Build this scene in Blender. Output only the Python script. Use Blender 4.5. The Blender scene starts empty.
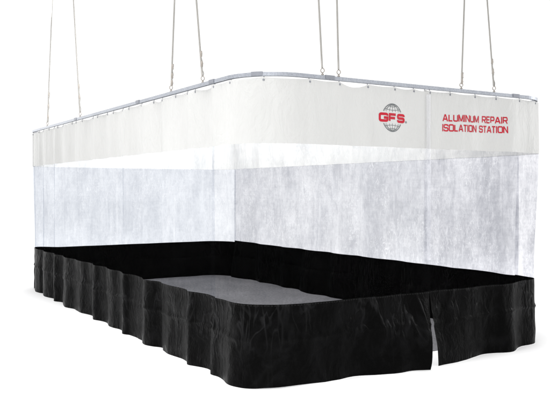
import bpy, bmesh, math, random
from mathutils import Vector, noise
random.seed(7)
scene = bpy.context.scene
COL = scene.collection

# ------------------------------------------------------------------ camera
EYE = 1.7229
cam = bpy.data.cameras.new("camera")
cam.sensor_fit = 'HORIZONTAL'; cam.sensor_width = 36
cam.lens = 740.9993 / 550 * 36
cam.shift_y = -(200 - 190.0105) / 550
cam.clip_end = 500
camo = bpy.data.objects.new("camera", cam); COL.objects.link(camo)
camo.location = (0, 0, EYE); camo.rotation_euler = (math.radians(90), 0, 0)
scene.camera = camo
scene.view_settings.view_transform = 'Standard'
scene.view_settings.look = 'None'
scene.view_settings.gamma = 1
scene.view_settings.exposure = 0
try:
    scene.cycles.transparent_max_bounces = 32
    scene.cycles.max_bounces = 10
except Exception: pass

# ------------------------------------------------------------------ plan of the station
BX, BY, TH, L, W, R = -.1751, 6.2731, .5524, 7.9955, 3.8889, .477
H = 2.75                       # top of the rail
Z_BAND, Z_SKIRT = 2.130, .7256
Q = math.pi * R / 2
SEG = [('l', L-2*R), ('c', Q), ('l', W-2*R), ('c', Q), ('l', L-2*R), ('c', Q), ('l', W-2*R), ('c', Q)]
PER = sum(x[1] for x in SEG)

def path(s):
    s %= PER
    x, y, a = 0, L-R, -math.pi/2
    for k, l in SEG:
        d = min(s, l)
        if k == 'l': nx, ny, na = x+d*math.cos(a), y+d*math.sin(a), a
        else:
            cx, cy = x-R*math.sin(a), y+R*math.cos(a); na = a+d/R
            nx, ny = cx+R*math.sin(na), cy-R*math.cos(na)
        if s <= l: return nx, ny, na
        s -= l; x, y, a = nx, ny, na
    return x, y, a

CT, ST = math.cos(TH), math.sin(TH)
def world(x, y): return BX+x*CT-y*ST, BY+x*ST+y*CT
def P(s, off, z):                 # point on the track line, pushed off outward
    x, y, a = path(s)
    x += math.sin(a)*off; y -= math.cos(a)*off
    X, Y = world(x, y)
    return Vector((X, Y, z))

# ------------------------------------------------------------------ helpers
def link(name, me, mat, parent=None):
    o = bpy.data.objects.new(name, me); COL.objects.link(o)
    if mat: me.materials.append(mat)
    if parent is not None: o.parent = parent
    return o
def thing(name, label, cat, group=None):
    o = bpy.data.objects.new(name, None); COL.objects.link(o)
    o.empty_display_size = .1
    o['label'] = label; o['category'] = cat
    if group: o['group'] = group
    return o
def mesh(name, vs, fs, smooth=False, uv=None):
    me = bpy.data.meshes.new(name)
    me.from_pydata([tuple(v) for v in vs], [], fs); me.update()
    if smooth:
        for p in me.polygons: p.use_smooth = True
    if uv:
        lay = me.uv_layers.new(name='cloth')
        for lp in me.loops: lay.data[lp.index].uv = uv[lp.vertex_index]
    return me
def tube(pts, r, n=8, closed=False, vs=None, fs=None):
    vs = [] if vs is None else vs; fs = [] if fs is None else fs
    b0 = len(vs); m = len(pts)
    for i, p in enumerate(pts):
        p = Vector(p)
        a = Vector(pts[(i-1) % m] if (closed or i > 0) else pts[i]); b = Vector(pts[(i+1) % m] if (closed or i < m-1) else pts[i])
        t = (b-a).normalized()
        u = t.cross(Vector((0.13, .05, 1)) if abs(t.z) < .9 else Vector((1, 0.1, 0))).normalized(); v = t.cross(u)
        rr = r[i] if isinstance(r, (list, tuple)) else r
        for k in range(n):
            w = 2*math.pi*k/n
            vs.append(p+u*math.cos(w)*rr+v*math.sin(w)*rr)
    for i in range(m if closed else m-1):
        j = (i+1) % m
        for k in range(n):
            fs.append((b0+i*n+k, b0+i*n+(k+1) % n, b0+j*n+(k+1) % n, b0+j*n+k))
    if not closed:
        fs.append(tuple(b0+k for k in range(n))); fs.append(tuple(b0+(m-1)*n+k for k in reversed(range(n))))
    return vs, fs

# ------------------------------------------------------------------ materials
def new_mat(name):
    m = bpy.data.materials.new(name); m.use_nodes = True
    nt = m.node_tree; nt.nodes.clear()
    out = nt.nodes.new('ShaderNodeOutputMaterial')
    return m, nt, out
def N(nt, t, **k):
    n = nt.nodes.new(t)
    for a, b in k.items(): setattr(n, a, b)
    return n
def uvmap(nt, sx, sy, off=(0, 0, 0)):
    u = N(nt, 'ShaderNodeUVMap'); u.uv_map = 'cloth'
    mp = N(nt, 'ShaderNodeMapping'); mp.inputs['Scale'].default_value = (sx, sy, 1); mp.inputs['Location'].default_value = off
    nt.links.new(u.outputs[0], mp.inputs[0]); return mp.outputs[0]
def ntex(nt, vec, scale=1, detail=4, rough=.55, dist=0):
    t = N(nt, 'ShaderNodeTexNoise'); t.inputs['Scale'].default_value = scale
    t.inputs['Detail'].default_value = detail; t.inputs['Roughness'].default_value = rough; t.inputs['Distortion'].default_value = dist
    nt.links.new(vec, t.inputs['Vector']); return t.outputs['Fac']
def mr(nt, v, a, b, c, d):
    m = N(nt, 'ShaderNodeMapRange'); m.inputs[1].default_value = a; m.inputs[2].default_value = b
    m.inputs[3].default_value = c; m.inputs[4].default_value = d
    nt.links.new(v, m.inputs[0]); return m.outputs[0]
def math_(nt, op, a, b=None):
    m = N(nt, 'ShaderNodeMath', operation=op)
    for i, v in enumerate((a, b)):
        if v is None: continue
        if isinstance(v, (int, float)): m.inputs[i].default_value = v
        else: nt.links.new(v, m.inputs[i])
    return m.outputs[0]
def mixc(nt, f, a, b):
    m = N(nt, 'ShaderNodeMix', data_type='RGBA')
    for sock, v in ((m.inputs[0], f), (m.inputs[6], a), (m.inputs[7], b)):
        if isinstance(v, tuple): sock.default_value = v+((1,) if len(v) == 3 else ())
        elif isinstance(v, (int, float)): sock.default_value = v
        else: nt.links.new(v, sock)
    return m.outputs[2]
def bump(nt, hgt, strength, dist):
    b = N(nt, 'ShaderNodeBump'); b.inputs['Strength'].default_value = strength; b.inputs['Distance'].default_value = dist
    nt.links.new(hgt, b.inputs['Height']); return b.outputs[0]
def simple(name, col, rough=.5, metal=0, spec=.5):
    m, nt, out = new_mat(name)
    p = N(nt, 'ShaderNodeBsdfPrincipled')
    tc = N(nt, 'ShaderNodeTexCoord')
    n = ntex(nt, tc.outputs['Object'], 9, 5)
    c = mixc(nt, mr(nt, n, .3, .7, 0, 1), tuple(x*.88 for x in col), tuple(min(1, x*1.08) for x in col))
    nt.links.new(c, p.inputs['Base Color'])
    p.inputs['Roughness'].default_value = rough; p.inputs['Metallic'].default_value = metal
    p.inputs['Specular IOR Level'].default_value = spec
    nt.links.new(p.outputs[0], out.inputs[0]); return m

def vinyl_mat(name, light, dark, amount):
    """clear PVC film: tinted see-through sheet with wrinkle glare painted into its tint"""
    m, nt, out = new_mat(name)
    lk = nt.links.new
    broad = ntex(nt, uvmap(nt, 1.1, .75), 1.4, 4, .6, .4)
    streak = ntex(nt, uvmap(nt, 6, 1.7), 1.0, 5, .62, .7)
    crin = ntex(nt, uvmap(nt, 15, 9), 1.0, 5, .7, 1.2)
    fine = ntex(nt, uvmap(nt, 50, 12), 1.0, 3, .6, .2)
    cross = ntex(nt, uvmap(nt, 5, 34), 1.0, 3, .6, .3)
    a = math_(nt, 'ADD', math_(nt, 'MULTIPLY', broad, .30), math_(nt, 'MULTIPLY', streak, .28))
    a = math_(nt, 'ADD', a, math_(nt, 'MULTIPLY', crin, .26))
    a = math_(nt, 'ADD', a, math_(nt, 'MULTIPLY', fine, .08))
    a = math_(nt, 'ADD', a, math_(nt, 'MULTIPLY', cross, .08))
    f = mr(nt, a, .43, .57, 0, 1)
    col = mixc(nt, f, dark, light)
    tr = N(nt, 'ShaderNodeBsdfTransparent'); lk(col, tr.inputs[0])
    # crinkle ridges: wrinkle glare painted as a lighter tint, plus a faint real gloss
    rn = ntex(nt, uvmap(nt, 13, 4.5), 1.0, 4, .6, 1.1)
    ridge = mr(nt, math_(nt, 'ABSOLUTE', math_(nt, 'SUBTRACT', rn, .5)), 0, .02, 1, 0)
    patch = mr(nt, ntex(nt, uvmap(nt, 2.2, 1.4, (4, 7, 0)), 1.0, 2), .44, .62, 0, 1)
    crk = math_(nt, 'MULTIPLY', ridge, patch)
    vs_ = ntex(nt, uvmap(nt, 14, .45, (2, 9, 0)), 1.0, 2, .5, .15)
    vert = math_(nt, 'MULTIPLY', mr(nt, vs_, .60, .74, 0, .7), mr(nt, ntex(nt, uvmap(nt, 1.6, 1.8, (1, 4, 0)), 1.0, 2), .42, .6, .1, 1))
    glare = math_(nt, 'MINIMUM', math_(nt, 'MULTIPLY', math_(nt, 'ADD', crk, vert), amount), 1)
    col2 = mixc(nt, glare, col, (.985, .99, 1))
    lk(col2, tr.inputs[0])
    gl = N(nt, 'ShaderNodeBsdfGlossy'); gl.inputs['Roughness'].default_value = .28
    gl.inputs['Color'].default_value = (1, 1, 1, 1)
    hsum = math_(nt, 'ADD', math_(nt, 'MULTIPLY', streak, 1.0), math_(nt, 'MULTIPLY', crk, .25))
    lk(bump(nt, hsum, .5, .02), gl.inputs['Normal'])
    fac = math_(nt, 'ADD', math_(nt, 'MULTIPLY', glare, .004), .0012)
    mx = N(nt, 'ShaderNodeMixShader'); lk(fac, mx.inputs[0]); lk(tr.outputs[0], mx.inputs[1]); lk(gl.outputs[0], mx.inputs[2])
    lk(mx.outputs[0], out.inputs[0]); return m
VINYL = vinyl_mat('clear_vinyl', (.89, .905, .93), (.755, .772, .805), .8)
VINYL_AGED = vinyl_mat('clear_vinyl_aged', (.95, .955, .965), (.79, .80, .825), .9)
VINYL_SCUFFED = vinyl_mat('clear_vinyl_scuffed', (.95, .95, .965), (.69, .695, .725), 1.2)
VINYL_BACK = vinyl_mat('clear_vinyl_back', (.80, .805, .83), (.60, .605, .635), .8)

def band_mat(name='white_vinyl', col=(.555, .555, .545)):
    m, nt, out = new_mat(name); lk = nt.links.new
    n = ntex(nt, uvmap(nt, 2.5, 1.2), 1, 4, .55, .3)
    c = mixc(nt, mr(nt, n, .3, .7, 0, 1), tuple(x*.95 for x in col), col)
    p = N(nt, 'ShaderNodeBsdfPrincipled'); lk(c, p.inputs['Base Color'])
    p.inputs['Roughness'].default_value = .45; p.inputs['Specular IOR Level'].default_value = .25
    b = bump(nt, math_(nt, 'ADD', ntex(nt, uvmap(nt, 7, 2.6), 1, 4, .6, 1.4), ntex(nt, uvmap(nt, 5, .5, (3, 1, 0)), 1, 2)), .33, .06); lk(b, p.inputs['Normal'])
    t = N(nt, 'ShaderNodeBsdfTranslucent'); lk(c, t.inputs[0]); lk(b, t.inputs['Normal'])
    mx = N(nt, 'ShaderNodeMixShader'); mx.inputs[0].default_value = .15
    lk(p.outputs[0], mx.inputs[1]); lk(t.outputs[0], mx.inputs[2]); lk(mx.outputs[0], out.inputs[0]); return m
BAND = band_mat()

def skirt_mat():
    m, nt, out = new_mat('black_vinyl'); lk = nt.links.new
    p = N(nt, 'ShaderNodeBsdfPrincipled')
    scuff = ntex(nt, uvmap(nt, 6, 4), 1, 6, .65, .6)
    c = mixc(nt, mr(nt, scuff, .45, .75, 0, 1), (.001, .001, .001), (.0045, .0045, .0048))
    # stitched top seam
    u = N(nt, 'ShaderNodeUVMap'); u.uv_map = 'cloth'
    sp = N(nt, 'ShaderNodeSeparateXYZ'); lk(u.outputs[0], sp.inputs[0])
    row = math_(nt, 'COMPARE', sp.outputs[1], Z_SKIRT-.012); row.node.inputs[2].default_value = .0035
    dash = math_(nt, 'GREATER_THAN', math_(nt, 'FRACT', math_(nt, 'MULTIPLY', sp.outputs[0], 34)), .4)
    st = math_(nt, 'MULTIPLY', math_(nt, 'MULTIPLY', row, dash), .12)
    c = mixc(nt, st, c, (.09, .09, .09))
    lk(c, p.inputs['Base Color'])
    lk(mr(nt, scuff, .3, .7, .46, .22), p.inputs['Roughness'])
    g = N(nt, 'ShaderNodeNewGeometry'); lk(mr(nt, g.outputs['Backfacing'], 0, 1, .028, .004), p.inputs['Specular IOR Level'])   # shade built into the inner face to offset the added lamps
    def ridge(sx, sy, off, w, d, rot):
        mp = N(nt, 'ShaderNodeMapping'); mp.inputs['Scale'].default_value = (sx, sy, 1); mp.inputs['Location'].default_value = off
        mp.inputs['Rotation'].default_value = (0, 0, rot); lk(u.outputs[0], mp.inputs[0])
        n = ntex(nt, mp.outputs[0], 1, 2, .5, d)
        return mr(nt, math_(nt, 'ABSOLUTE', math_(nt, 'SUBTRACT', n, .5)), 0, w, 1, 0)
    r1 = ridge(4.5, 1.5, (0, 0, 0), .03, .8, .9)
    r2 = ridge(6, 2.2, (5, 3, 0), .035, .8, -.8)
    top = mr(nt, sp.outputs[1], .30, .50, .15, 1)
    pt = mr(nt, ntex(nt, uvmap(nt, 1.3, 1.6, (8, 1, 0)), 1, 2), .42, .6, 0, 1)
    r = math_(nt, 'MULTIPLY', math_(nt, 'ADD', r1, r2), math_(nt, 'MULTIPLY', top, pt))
    c = mixc(nt, math_(nt, 'MULTIPLY', r, .5), c, (.02, .02, .021)); c = mixc(nt, g.outputs['Backfacing'], c, (.0012, .0012, .0012)); lk(c, p.inputs['Base Color'])  # crease sheen painted as lighter colour outside; inner face painted dark
    soft = ntex(nt, uvmap(nt, 7, 4), 1, 5, .6, .5)
    fine = ntex(nt, uvmap(nt, 60, 60), 1, 3, .6)
    hh = math_(nt, 'ADD', math_(nt, 'MULTIPLY', r, .5), soft)
    hh = math_(nt, 'ADD', hh, math_(nt, 'MULTIPLY', fine, .05))
    lk(bump(nt, hh, .8, .035), p.inputs['Normal'])
    lk(p.outputs[0], out.inputs[0]); return m
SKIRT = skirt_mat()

def galv():
    m, nt, out = new_mat('galvanised_steel'); lk = nt.links.new
    p = N(nt, 'ShaderNodeBsdfPrincipled'); tc = N(nt, 'ShaderNodeTexCoord')
    v = N(nt, 'ShaderNodeTexVoronoi'); v.inputs['Scale'].default_value = 60; lk(tc.outputs['Object'], v.inputs['Vector'])
    n = ntex(nt, tc.outputs['Object'], 3, 4)
    f = math_(nt, 'ADD', math_(nt, 'MULTIPLY', v.outputs['Distance'], .5), math_(nt, 'MULTIPLY', n, .6))
    lk(mixc(nt, mr(nt, f, .2, .8, 0, 1), (.26, .275, .31), (.40, .42, .46)), p.inputs['Base Color'])
    p.inputs['Metallic'].default_value = .6; p.inputs['Roughness'].default_value = .42
    lk(p.outputs[0], out.inputs[0]); return m
GALV = galv()
DARKGALV = simple('zinc_fitting', (.25, .26, .29), .45, .6)
ROPE = simple('weathered_wire_rope', (.29, .28, .262), .6, .2)
FIT = simple('crimp_metal', (.33, .30, .27), .5, .4)
RED = simple('red_print', (.42, .010, .026), .5, 0, .2)
GREY = simple('grey_print', (.11, .12, .125), .5, 0, .2)
def milky():
    m, nt, out = new_mat('milky_seam_vinyl'); lk = nt.links.new
    n = ntex(nt, uvmap(nt, 30, 2.2), 1, 4, .6, .5)
    t = N(nt, 'ShaderNodeBsdfTransparent'); t.inputs[0].default_value = (.97, .97, .98, 1)
    d = N(nt, 'ShaderNodeBsdfDiffuse'); d.inputs[0].default_value = (.86, .87, .90, 1)
    mx = N(nt, 'ShaderNodeMixShader'); lk(mr(nt, n,   .35, .65, .10, .34), mx.inputs[0])
    lk(t.outputs[0], mx.inputs[1]); lk(d.outputs[0], mx.inputs[2]); lk(mx.outputs[0], out.inputs[0]); return m
TAPE = milky()

# ------------------------------------------------------------------ setting
def ground():
    m, nt, out = new_mat('white_studio_floor'); lk = nt.links.new
    p = N(nt, 'ShaderNodeBsdfPrincipled'); tc = N(nt, 'ShaderNodeTexCoord')
    n = ntex(nt, tc.outputs['Object'], .8, 4)
    lk(mixc(nt, n, (.975, .975, .975), (.99, .99, .99)), p.inputs['Base Color'])
    p.inputs['Roughness'].default_value = .9; p.inputs['Specular IOR Level'].default_value = .1
    lk(p.outputs[0], out.inputs[0])
    S = 120
    o = link('ground', mesh('ground', [(-S, -S, 0), (S, -S, 0), (S, S, 0), (-S, S, 0)], [(0, 1, 2, 3)]), m)
    o['kind'] = 'structure'
    m, nt, out = new_mat('grey_concrete'); lk = nt.links.new
    p = N(nt, 'ShaderNodeBsdfPrincipled'); tc = N(nt, 'ShaderNodeTexCoord')
    n1 = ntex(nt, tc.outputs['Object'], 1.1, 6, .6); n2 = ntex(nt, tc.outputs['Object'], 24, 3, .8)
    f = math_(nt, 'ADD', math_(nt, 'MULTIPLY', n1, .35), math_(nt, 'MULTIPLY', n2, .65))
    lk(mixc(nt, mr(nt, f, .35, .65, 0, 1), (.075, .074, .079), (.215, .212, .224)), p.inputs['Base Color'])
    p.inputs['Roughness'].default_value = .8
    lk(bump(nt, n2, .3, .01), p.inputs['Normal'])
    lk(p.outputs[0], out.inputs[0])
    vs = []
    n = 160
    for i in range(n):
        x, y, a = path(PER*i/n)
        k = -.03 if (x > W-.6 or y > L-.6) and x > .6 else .13
        x += -math.sin(a)*k; y += math.cos(a)*k
        y = max(y, .42)
        X, Y = world(x, y); vs.append((X, Y, .004))
    o = link('floor', mesh('floor', vs, [tuple(range(n))]), m); o['kind'] = 'structure'
ground()

# ------------------------------------------------------------------ overhead rail
def sweep(s0, s1, z0, z1, w, name, mat, parent, slot=True):
    n = max(2, int((s1-s0)/.04))
    if slot: prof = [(-w/2, z0), (-w/2, z1), (w/2, z1), (w/2, z0), (w*.2, z0), (w*.2, z0+.003), (w/2-.003, z0+.003), (w/2-.003, z1-.003), (-w/2+.003, z1-.003), (-w/2+.003, z0+.003), (-w*.2, z0+.003), (-w*.2, z0)]
    else: prof = [(-w/2, z0), (-w/2, z1), (w/2, z1), (w/2, z0)]
    vs, fs, k = [], [], len(prof)
    for i in range(n+1):
        s = s0+(s1-s0)*i/n
        for o_, z in prof: vs.append(P(s, o_, z))
    for i in range(n):
        for j in range(k):
            fs.append((i*k+j, (i+1)*k+j, (i+1)*k+(j+1) % k, i*k+(j+1) % k))
    fs.append(tuple(range(k))); fs.append(tuple(n*k+j for j in reversed(range(k))))
    return link(name, mesh(name, vs, fs), mat, parent)
rail = thing('curtain_rail', 'galvanised grey steel curtain rail with rounded corners running round the top of the enclosure', 'curtain rail')
cuts = [-.9, 2.45, 4.87, 6.75, 7.39+.7, 10.55, 11.7, 14.8, 18.3, 19.5, PER-.9]
for a, b in zip(cuts, cuts[1:]):
    sweep(a+.001, b-.001, H-.034, H, .034, 'rail_section', GALV, rail)
for s in cuts[1:]+[7.39]:
    sweep(s-.05, s+.05, H-.030, H+.005, .046, 'rail_coupling', DARKGALV, rail, False)

# ------------------------------------------------------------------ curtains
def sm(t): t = max(0, min(1, t)); return t*t*(3-2*t)

class Curtain:
    def __init__(self, s0, s1, hooks, amp, seed, extra=None, sag=(.012, .035), skirt0=None, skirt1=None, lift=None, sags=None):
        self.s0, self.s1, self.h = s0, s1, hooks
        rnd = random.Random(seed); self.seed = seed
        self.amp = [(amp(.5*(hooks[i]+hooks[i+1])) if callable(amp) else amp)*rnd.uniform(.3, 1.35)*(1 if i % 2 else -1) for i in range(len(hooks)-1)]
        self.sag = [rnd.uniform(*sag) for _ in hooks]
        if sags:
            for k, v in sags.items(): self.sag[k] = v
        self.extra = extra or (lambda s, z: 0); self.lift = lift or (lambda s, z: 0)
    def seg(self, s):
        h = self.h
        if s <= h[0]: return 0, 0
        for i in range(len(h)-1):
            if s <= h[i+1]: return i, (s-h[i])/(h[i+1]-h[i])
        return len(h)-2, 1
    def disp(self, s, z):
        i, u = self.seg(s)
        v = self.amp[i]*math.sin(math.pi*u)
        # folds shorten and drift a little on the way down
        g = .6+.4*sm((2.7-z)/.6)
        if z < Z_SKIRT+.02: g += .35*sm((Z_SKIRT-z)/.6)
        v *= g
        n = noise.noise(Vector((s*2.1+self.seed*7, z*.55, self.seed)))
        v += n*.02*(.3+abs(self.amp[i])*14)*min(1, .3+(2.7-z))
        n = noise.noise(Vector((s*6.5+self.seed*3, z*1.1, 3.3)))
        v += n*.0085
        if z < Z_SKIRT:
            # stiffer fold at mid height of the skirt where two pieces are welded
            v += .012*math.exp(-((z-.42-.012*math.sin(s*3.1))/.018)**2)
            v += .012*noise.noise(Vector((s*3.3, z*5, self.seed+9)))*sm((Z_SKIRT-z)/.1)
        return v+self.extra(s, z)
    def ztop(self, s):
        i, u = self.seg(s)
        return 2.707-self.sag[i]*math.sin(math.pi*u)**.8
    def zmap(self, s, z):
        return z+self.lift(s, z)
    def pt(self, s, z, off=0):
        return P(s, self.disp(s, z)+off, self.zmap(s, z))
    def sheet(self, name, mat, parent, z0, z1, nz, off=0, top=False, s0=None, s1=None, ds=.02):
        a = self.s0 if s0 is None else s0; b = self.s1 if s1 is None else s1
        fa = a if callable(a) else (lambda z: a); fb = b if callable(b) else (lambda z: b)
        n = int((fb(z0)-fa(z0))/ds)+1
        vs, fs, uv = [], [], []
        for j in range(nz+1):
            for i in range(n+1):
                z = z0+(z1-z0)*j/nz
                s = fa(z)+(fb(z)-fa(z))*i/n
                if top:
                    zt = self.ztop(s); z = z0+(zt-z0)*j/nz
                vs.append(self.pt(s, z, off)); uv.append((s, z))
        for j in range(nz):
            for i in range(n):
                k = j*(n+1)+i
                fs.append((k, k+1, k+n+2, k+n+1))
        return link(name, mesh(name, vs, fs, True, uv), mat, parent)

def hooks_part(c, parent):
    for s in c.h:
        if s < c.s0 or s > c.s1: continue
        vs, fs = [], []
        tube([P(s, 0, 2.716), P(s, 0, 2.708), P(s, c.disp(s, 2.69)*.5, 2.700), P(s, c.disp(s, 2.69)+.006, 2.688), P(s, c.disp(s, 2.69)+.004, 2.676)], .0038, 6, vs=vs, fs=fs)
        ring = []
        x, y, a = path(s)
        for k in range(10):
            w = 2*math.pi*k/10
            ring.append(P(s+.0075*math.cos(w), c.disp(s, 2.68)+.004, 2.682+.0075*math.sin(w)))
        tube(ring, .0025, 5, True, vs, fs)
        link('roller_hook', mesh('roller_hook', vs, fs, True), DARKGALV, parent)

def make(c, label, vin, band=BAND, skirt_s0=None, skirt_s1=None, ds=.02):
    t = thing('curtain', label, 'curtain', 'hanging curtains of the enclosure')
    b = c.sheet('valance', band, t, Z_BAND, 2.70, 14, .003, True, ds=ds)
    c.sheet('clear_panel', vin, t, Z_SKIRT-.02, Z_BAND+.004, 28, 0, ds=ds)
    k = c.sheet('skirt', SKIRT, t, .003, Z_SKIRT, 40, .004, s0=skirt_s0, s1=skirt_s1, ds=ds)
    hooks_part(c, t)
    return t, b, k

def spaced(a, b, d, seed, jit=.22):
    r = random.Random(seed); n = max(1, round((b-a)/d)); out = [a]
    for i in range(1, n): out.append(a+(b-a)*(i+r.uniform(-jit, jit))/n)
    return out+[b]

# 1: long pleated wall on the left, from its far corner to the joint just before the near corner
def ampL(s): return .029 if s > .3 else .014
def flareA(s, z): return -.02*sm((2.4-z)/1.6)*sm((.6-s)/.5)
c1 = Curtain(-.27, 6.77, spaced(-.27, 6.77, .31, 3, .36), ampL, 1, sag=(.008, .032), extra=flareA)
t1, b1, k1 = make(c1, 'long pleated curtain of the left side, clear middle with wavy black skirt', VINYL)
# 2: smooth near curtain that turns the rounded corner and carries the globe logo
h2 = [6.79, 7.10, 7.45, 7.873, 8.203, 8.53, 8.856, 9.10, 9.31]
def flare2(s, z): return .23*sm((Z_SKIRT-z)/.72)*sm((s-8.35)/1.0)+.05*sm((Z_SKIRT-z)/.7)*math.exp(-((s-7.3)/.35)**2)
def lift2(s, z): return .012*math.sin(s*4.3)*sm((Z_SKIRT-z)/.7)+.0
c2 = Curtain(6.74, 9.318, h2, .012, 2, sag=(.008, .016), extra=lambda s, z: .012+flare2(s, z), lift=lambda s, z: max(0, lift2(s, z)), sags={4: .04})
t2, b2, k2 = make(c2, 'smooth near curtain round the front rounded corner, bearing the globe logo on its white valance', VINYL_AGED, skirt_s1=lambda z: 9.305-.185*(Z_SKIRT-z)/.72)
# 3: right hand curtain of the front, with red lettering
h3 = [9.25, 9.591, 9.946, 10.26, 10.62, 10.95, 11.25, 11.50]
def flare3(s, z): return .12*sm((Z_SKIRT-z)/.7)*sm((9.9-s)/.5)-.055*sm((2.5-z)/1.8)*sm((s-10.3)/.6)
def amp3(s): return .016 if s < 10.2 else .028
c3 = Curtain(9.235, 11.51, h3, amp3, 5, sag=(.006, .014), extra=flare3)
t3, b3, k3 = make(c3, 'curtain at the right end of the front, with red lettering on its white valance', VINYL_SCUFFED,
                  skirt_s0=lambda z: 9.326+.002*max(0, (Z_SKIRT-z)/.72))
# 4: long back wall seen through the front
def lift4(s, z): return (-.012+.01*sm((s-17.2)/1.2))*sm((1.4-z)/.6)
c4 = Curtain(11.50, 18.50, spaced(11.5, 18.5, .42, 8), .03, 6, extra=lambda s, z: -.09*sm((Z_SKIRT-z)/.7)*max(0, math.sin((s-18.5)*2.1+1.2)), lift=lift4)
t4, b4, k4 = make(c4, 'long curtain of the rear side at right, seen through the clear front', VINYL_BACK, ds=.03)
# 5: short end wall at the far left
c5 = Curtain(18.48, PER-.22, spaced(18.48, PER-.22, .42, 9), .02, 7, extra=lambda s, z: .015-.025*sm((2.4-z)/1.6)*sm((s-PER+1)/.6), lift=lambda s, z: -.032*sm((1.4-z)/.6)*sm((PER-.3-s)/.6))
t5, b5, k5 = make(c5, 'short curtain closing the far left end, seen through the pleated side', VINYL, ds=.03)

# weld strips where the sheets meet (thin, slightly milky vinyl)
def strip(c, t, s0, s1, z0, z1, off):
    return c.sheet('seam_strip', TAPE, t, z0, z1, 40, off, s0=s0, s1=s1, ds=.01)
strip(c3, t3, 9.245, 9.305, 1.03, 2.66, .028)

# ------------------------------------------------------------------ printing
class Ink:
    def __init__(self, c): self.c = c; self.vs = []; self.fs = []; self.k = 0
    def stroke(self, pts, w, closed=False):
        """flat mitred strip along pts (metres on the cloth: s, z)"""
        self.k += 1; off = .0045+.00016*(self.k % 9)
        # subdivide so that it follows the cloth
        q = []
        m = len(pts); rng = range(m if closed else m-1)
        for i in rng:
            a, b = pts[i], pts[(i+1) % m]; d = math.hypot(b[0]-a[0], b[1]-a[1]); n = max(1, int(d/.02))
            for j in range(n): q.append((a[0]+(b[0]-a[0])*j/n, a[1]+(b[1]-a[1])*j/n))
        if not closed: q.append(pts[-1])
        n = len(q); b0 = len(self.vs)
        for i in range(n):
            p = q[i]; a = q[(i-1) % n] if (closed or i > 0) else None; b = q[(i+1) % n] if (closed or i < n-1) else None
            def nrm(u, v): d = math.hypot(v[0]-u[0], v[1]-u[1]) or 1; return (-(v[1]-u[1])/d, (v[0]-u[0])/d)
            if a and b:
                n1, n2 = nrm(a, p), nrm(p, b); mx, my = n1[0]+n2[0], n1[1]+n2[1]; l = math.hypot(mx, my) or 1; mx /= l; my /= l
                k = 1/max(.70, mx*n1[0]+my*n1[1])
            else:
                mx, my = nrm(a, p) if a else nrm(p, b); k = 1
            for sg in (1, -1):
                self.vs.append(self.c.pt(p[0]+mx*k*sg*w/2, p[1]+my*k*sg*w/2, off))
        for i in range(n if closed else n-1):
            j = (i+1) % n
            self.fs.append((b0+2*i+1, b0+2*j+1, b0+2*j, b0+2*i))
    def text(self, txt, s0, s1, zb, hgt, w, slope=0.0, gap=.30, lw=None):
        total = sum((GW[ch] if ch != ' ' else .42) for ch in txt)+gap*(len(txt)-1)
        u = (s1-s0-w)/total; x = s0+w/2
        for ch in txt:
            gw = GW[ch] if ch != ' ' else .42
            if ch != ' ':
                for pl in GL[ch]:
                    self.stroke([(x+px*gw*u, zb+slope*(x-s0)+w/2+py*(hgt-w)) for px, py in pl], w)
            x += (gw+gap)*u
    def done(self, name, mat, parent):
        return link(name, mesh(name, self.vs, self.fs), mat, parent)
def arcp(cx, cy, rx, ry, a0, a1, n=5):
    return [(cx+rx*math.cos(math.radians(a0+(a1-a0)*i/n)), cy+ry*math.sin(math.radians(a0+(a1-a0)*i/n))) for i in range(n+1)]
r, q = .22, .17
RR = arcp(1-r, 1-q, r, q, 0, 90); 
rect = arcp(r, 1-q, r, q, 90, 180)+arcp(r, q, r, q, 180, 270)+arcp(1-r, q, r, q, 270, 360)+arcp(1-r, 1-q, r, q, 0, 90)
rect = rect+[rect[0]]
Rb = [(0, .45), (0, 1), (1-r, 1)]+arcp(1-r, 1-q, r, q, 90, 0)+arcp(1-r, .45+q, r, q, 0, -90)+[(0, .45)]
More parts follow.
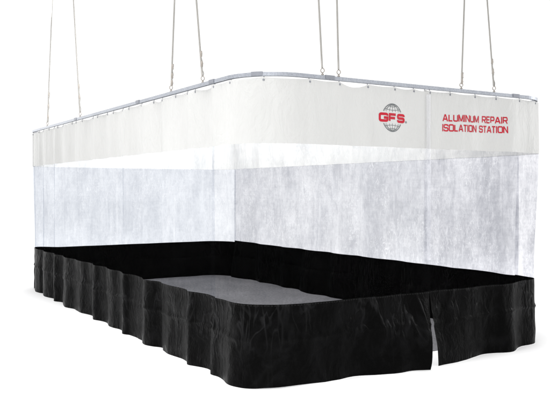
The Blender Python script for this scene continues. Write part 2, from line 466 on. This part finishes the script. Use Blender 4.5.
GL = {
 'A': [[(0, -.08), (.47, 1.06)], [(.53, 1.06), (1, -.08)], [(.2, .27), (.8, .27)]],
 'L': [[(0, 1), (0, 0), (1, 0)]],
 'U': [[(0, 1)]+arcp(r, q, r, q, 180, 270)+arcp(1-r, q, r, q, 270, 360)+[(1, 1)]],
 'M': [[(0, -.1), (0, 1.1)], [(.04, 1.04), (.48, 0)], [(.52, 0), (.96, 1.04)], [(1, 1.1), (1, -.1)]],
 'N': [[(0, -.1), (0, 1.1)], [(.04, 1.02), (.96, -.02)], [(1, 1.1), (1, -.1)]],
 'I': [[(.5, -.1), (.5, 1.1)]],
 'O': [rect],
 'T': [[(-.08, 1), (1.08, 1)], [(.5, 1), (.5, -.1)]],
 'R': [[(0, 0), (0, 1), (1-r, 1)]+arcp(1-r, 1-q, r, q, 90, 0)+arcp(1-r, .45+q, r, q, 0, -90)+[(0, .45)], [(.55, .45), (1, -.08)]],
 'E': [[(1, 1), (0, 1), (0, 0), (1, 0)], [(0, .5), (.9, .5)]],
 'P': [[(0, 0), (0, 1), (1-r, 1)]+arcp(1-r, 1-q, r, q, 90, 0)+arcp(1-r, .42+q, r, q, 0, -90)+[(0, .42)]],
 'S': [[(1, .76)]+arcp(1-r, 1-q, r, q, 0, 90)+arcp(r, 1-q, r, q, 90, 180)+arcp(r, .5+q, r, q, 180, 270)+arcp(1-r, .5-q, r, q, 90, 0)+arcp(1-r, q, r, q, 0, -90)+arcp(r, q, r, q, 270, 180)+[(0, .24)]],
 'G': [[(1, .74)]+arcp(1-r, 1-q, r, q, 0, 90)+arcp(r, 1-q, r, q, 90, 180)+arcp(r, q, r, q, 180, 270)+arcp(1-r, q, r, q, 270, 360)+[(1, .46), (.52, .46)]],
 'F': [[(0, 0), (0, 1), (1, 1)], [(0, .47), (.88, .47)]],
}
GW = dict(A=1.0, L=.68, U=.85, M=1.1, N=.88, I=.08, O=.9, T=.72, R=.85, E=.72, P=.8, S=.85, G=1.0, F=.9)

ink = Ink(c3)
ink.text('ALUMINUM REPAIR', 9.495, 10.40, 2.412, .074, .0135, .014)
ink.text('ISOLATION STATION', 9.490, 10.402, 2.311, .074, .0135, .016)
ink.done('lettering', RED, b3)

ink = Ink(c2)
ink.text('GFS', 8.648, 8.99, 2.366, .088, .0245, 0, .31)
o = ink.done('lettering', RED, b2)
cs, cz, rg = 8.822, 2.411, .131
def ell(rx, ry, n=96): return [(cs+rx*math.cos(2*math.pi*i/n-math.pi/2), cz+ry*math.sin(2*math.pi*i/n-math.pi/2)) for i in range(n+1)]
for sg in (1, -1):
    ink = Ink(c2)
    def clip(pts, w):
        if sg < 0: pts = pts[len(pts)//2:]+pts[1:len(pts)//2+1]
        run = []
        for p in pts+[None]:
            if p is not None and (p[1]-cz)*sg > .054: run.append(p)
            else:
                if len(run) > 1: ink.stroke(run, w)
                run = []
    clip(ell(rg, rg), .008)
    clip(ell(rg-.0135, rg-.0135), .0032)
    for f in (.36, .70): clip(ell(rg*f, rg*.97), .004)
    ink.stroke([(cs, cz+sg*(.054+(rg*.97-.054)*i/12)) for i in range(13)], .0045)
    for h_ in (.62, .86):
        hw = rg*math.sqrt(1-h_*h_)
        ink.stroke([(cs-hw+2*hw*i/12, cz+sg*(rg*h_-.010*math.sin(math.pi*i/12))) for i in range(13)], .004)
    ink.done('globe_emblem', GREY, b2)
ink = Ink(c2)
ink.stroke([(9.006+.0095*math.cos(i*.5236), 2.377+.0095*math.sin(i*.5236)) for i in range(12)], .0028, True)
ink.text('R', 9.0015, 9.0115, 2.3715, .011, .0026)
ink.done('registered_mark', GREY, b2)

# ------------------------------------------------------------------ suspension cables
def cable(s, ztrack, lean, beads, label):
    """wire rope from the building's roof down to an eye bolt on the rail"""
    base = P(s, 0, H)
    t = thing('suspension_cable', label, 'cable', 'suspension cables of the curtain rail')
    t.location = base
    ztop = 6.3
    def at(z):
        k = (z-H)/2.0
        return Vector((lean*k, .0, z-H))
    zb = beads[0] if beads else H+.12
    pts = [at(H+.07)]
    zz = H+.07
    rnd = random.Random(int(s*100))
    while zz < ztop:
        zz += .12 if zz < zb+.2 else .6
        p = at(zz)
        if zz < zb: p += Vector((rnd.uniform(-.006, .006), 0, 0))
        pts.append(p)
    vs, fs = tube(pts, .0088, 8)
    link('wire_rope', mesh('wire_rope', vs, fs, True), ROPE, t)
    # eye bolt and clamp on the rail
    vs, fs = [], []
    ring = [Vector((.016*math.cos(2*math.pi*k/14), 0, .045+.020*math.sin(2*math.pi*k/14))) for k in range(14)]
    tube(ring, .0045, 6, True, vs, fs)
    tube([Vector((0, 0, .001)), Vector((0, 0, .026))], [.006, .006], 8, False, vs, fs)
    tube([Vector((0, 0, .005)), Vector((0, 0, .013))], [.014, .014], 6, False, vs, fs)
    link('eye_bolt', mesh('eye_bolt', vs, fs, True), FIT, t)
    # tail of the rope folded back and held by crimps
    if beads:
        top = beads[-1]
        tail = []
        for i in range(9):
            z = H+.065+(top+.03-H-.065)*i/8
            p = at(z); p += Vector((.010+.006*math.sin(i*1.9), .004, 0)); tail.append(p)
        vs, fs = tube(tail, .0045, 6)
        link('rope_tail', mesh('rope_tail', vs, fs, True), ROPE, t)
    for z in beads:
        p = at(z)
        vs, fs = tube([p+Vector((.004, .002, -.030)), p+Vector((.004, .002, -.022)), p+Vector((.004, .002, .022)), p+Vector((.004, .002, .030))], [.008, .0125, .0125, .008], 8)
        link('crimp_sleeve', mesh('crimp_sleeve', vs, fs, True), FIT, t)

CAB = [  # s, pixels up of the sleeves / scale, lean (m per 2 m of height)
 (.86, 64, [10, 21, 33], .08*2/2.03, 'leftmost of the eight suspension cables, above the far left corner'),
 (2.62, 71, [20, 31], -.115, 'second suspension cable from the left, leaning to the right as it comes down'),
 (5.78, 95.7, [9, 16, 25], .036*2/.95, 'third suspension cable from the left, over the middle of the pleated side'),
 (6.53, 104, [19, 29], -.06*2/.78, 'fourth suspension cable from the left, just before the rounded near corner'),
 (8.02, 111, [], -.035*2/.68, 'thin left cable of the close pair above the front curtain'),
 (8.20, 110, [], -.016*2/.69, 'thin right cable of the close pair above the front curtain'),
 (9.75, 98, [8, 14], .03*2/.87, 'left cable of the pair above the red lettering'),
 (10.23, 95, [21, 31], -.07*2/.93, 'right cable of the pair above the red lettering'),
]
for s, sc, bd, lean, lab in CAB:
    cable(s, H, lean, [H+b/sc for b in bd], lab)

# ------------------------------------------------------------------ light
w = bpy.data.worlds.new("World"); scene.world = w; w.use_nodes = True
bg = w.node_tree.nodes['Background']; bg.inputs[0].default_value = (1, 1, 1, 1); bg.inputs[1].default_value = 1.16
def area(name, loc, size, sizey, energy, target, spread=180, col=(1, 1, 1)):
    d = bpy.data.lights.new(name, 'AREA'); d.shape = 'RECTANGLE'; d.size = size; d.size_y = sizey; d.energy = energy
    d.color = col; d.spread = math.radians(spread)
    o = bpy.data.objects.new(name, d); COL.objects.link(o); o.location = loc
    o.rotation_euler = (Vector(target)-Vector(loc)).to_track_quat('-Z', 'Y').to_euler(); return o
cx, cy = world(W/2, L/2)
area('overhead_fill', (-3.2, 5.0, 6.4), 8, 7, 400, (-3.2, 5.0, 0), 120)  # added fill lamp, whitens the ground and thins contact shadows
def loc(x, y, z): X, Y = world(x, y); return (X, Y, z)
area('rear_wall_fill', loc(.1, L*.58, 4.95), 6.5, .8, 105, loc(W, L*.58, 3.0), 66)  # added lamp, brightens the inside of the rear valance
area('end_wall_fill', loc(W*.5, 1.0, 4.7), 3, .8, 100, loc(W*.5, L, 2.8), 50)  # added lamp, brightens the valance of the far end
area('side_fill', (-9.5, 17.5, 3.2), 2.5, 2.5, 13, (-2.5, 10, 1.6), 100)  # added grazing lamp, models the pleats of the left wall
area('right_fill', (10.5, 10.6, 3.0), 2, 2, 36, (1.5, 7.5, 1.6), 100)  # added grazing lamp, brings out folds of the front curtain
area('front_fill', (-1.0, -2.5, 4.2), 2.2, 2.2, 60, (-1, 9, 1.6))  # added fill lamp behind the camera, gives the pleats some shape
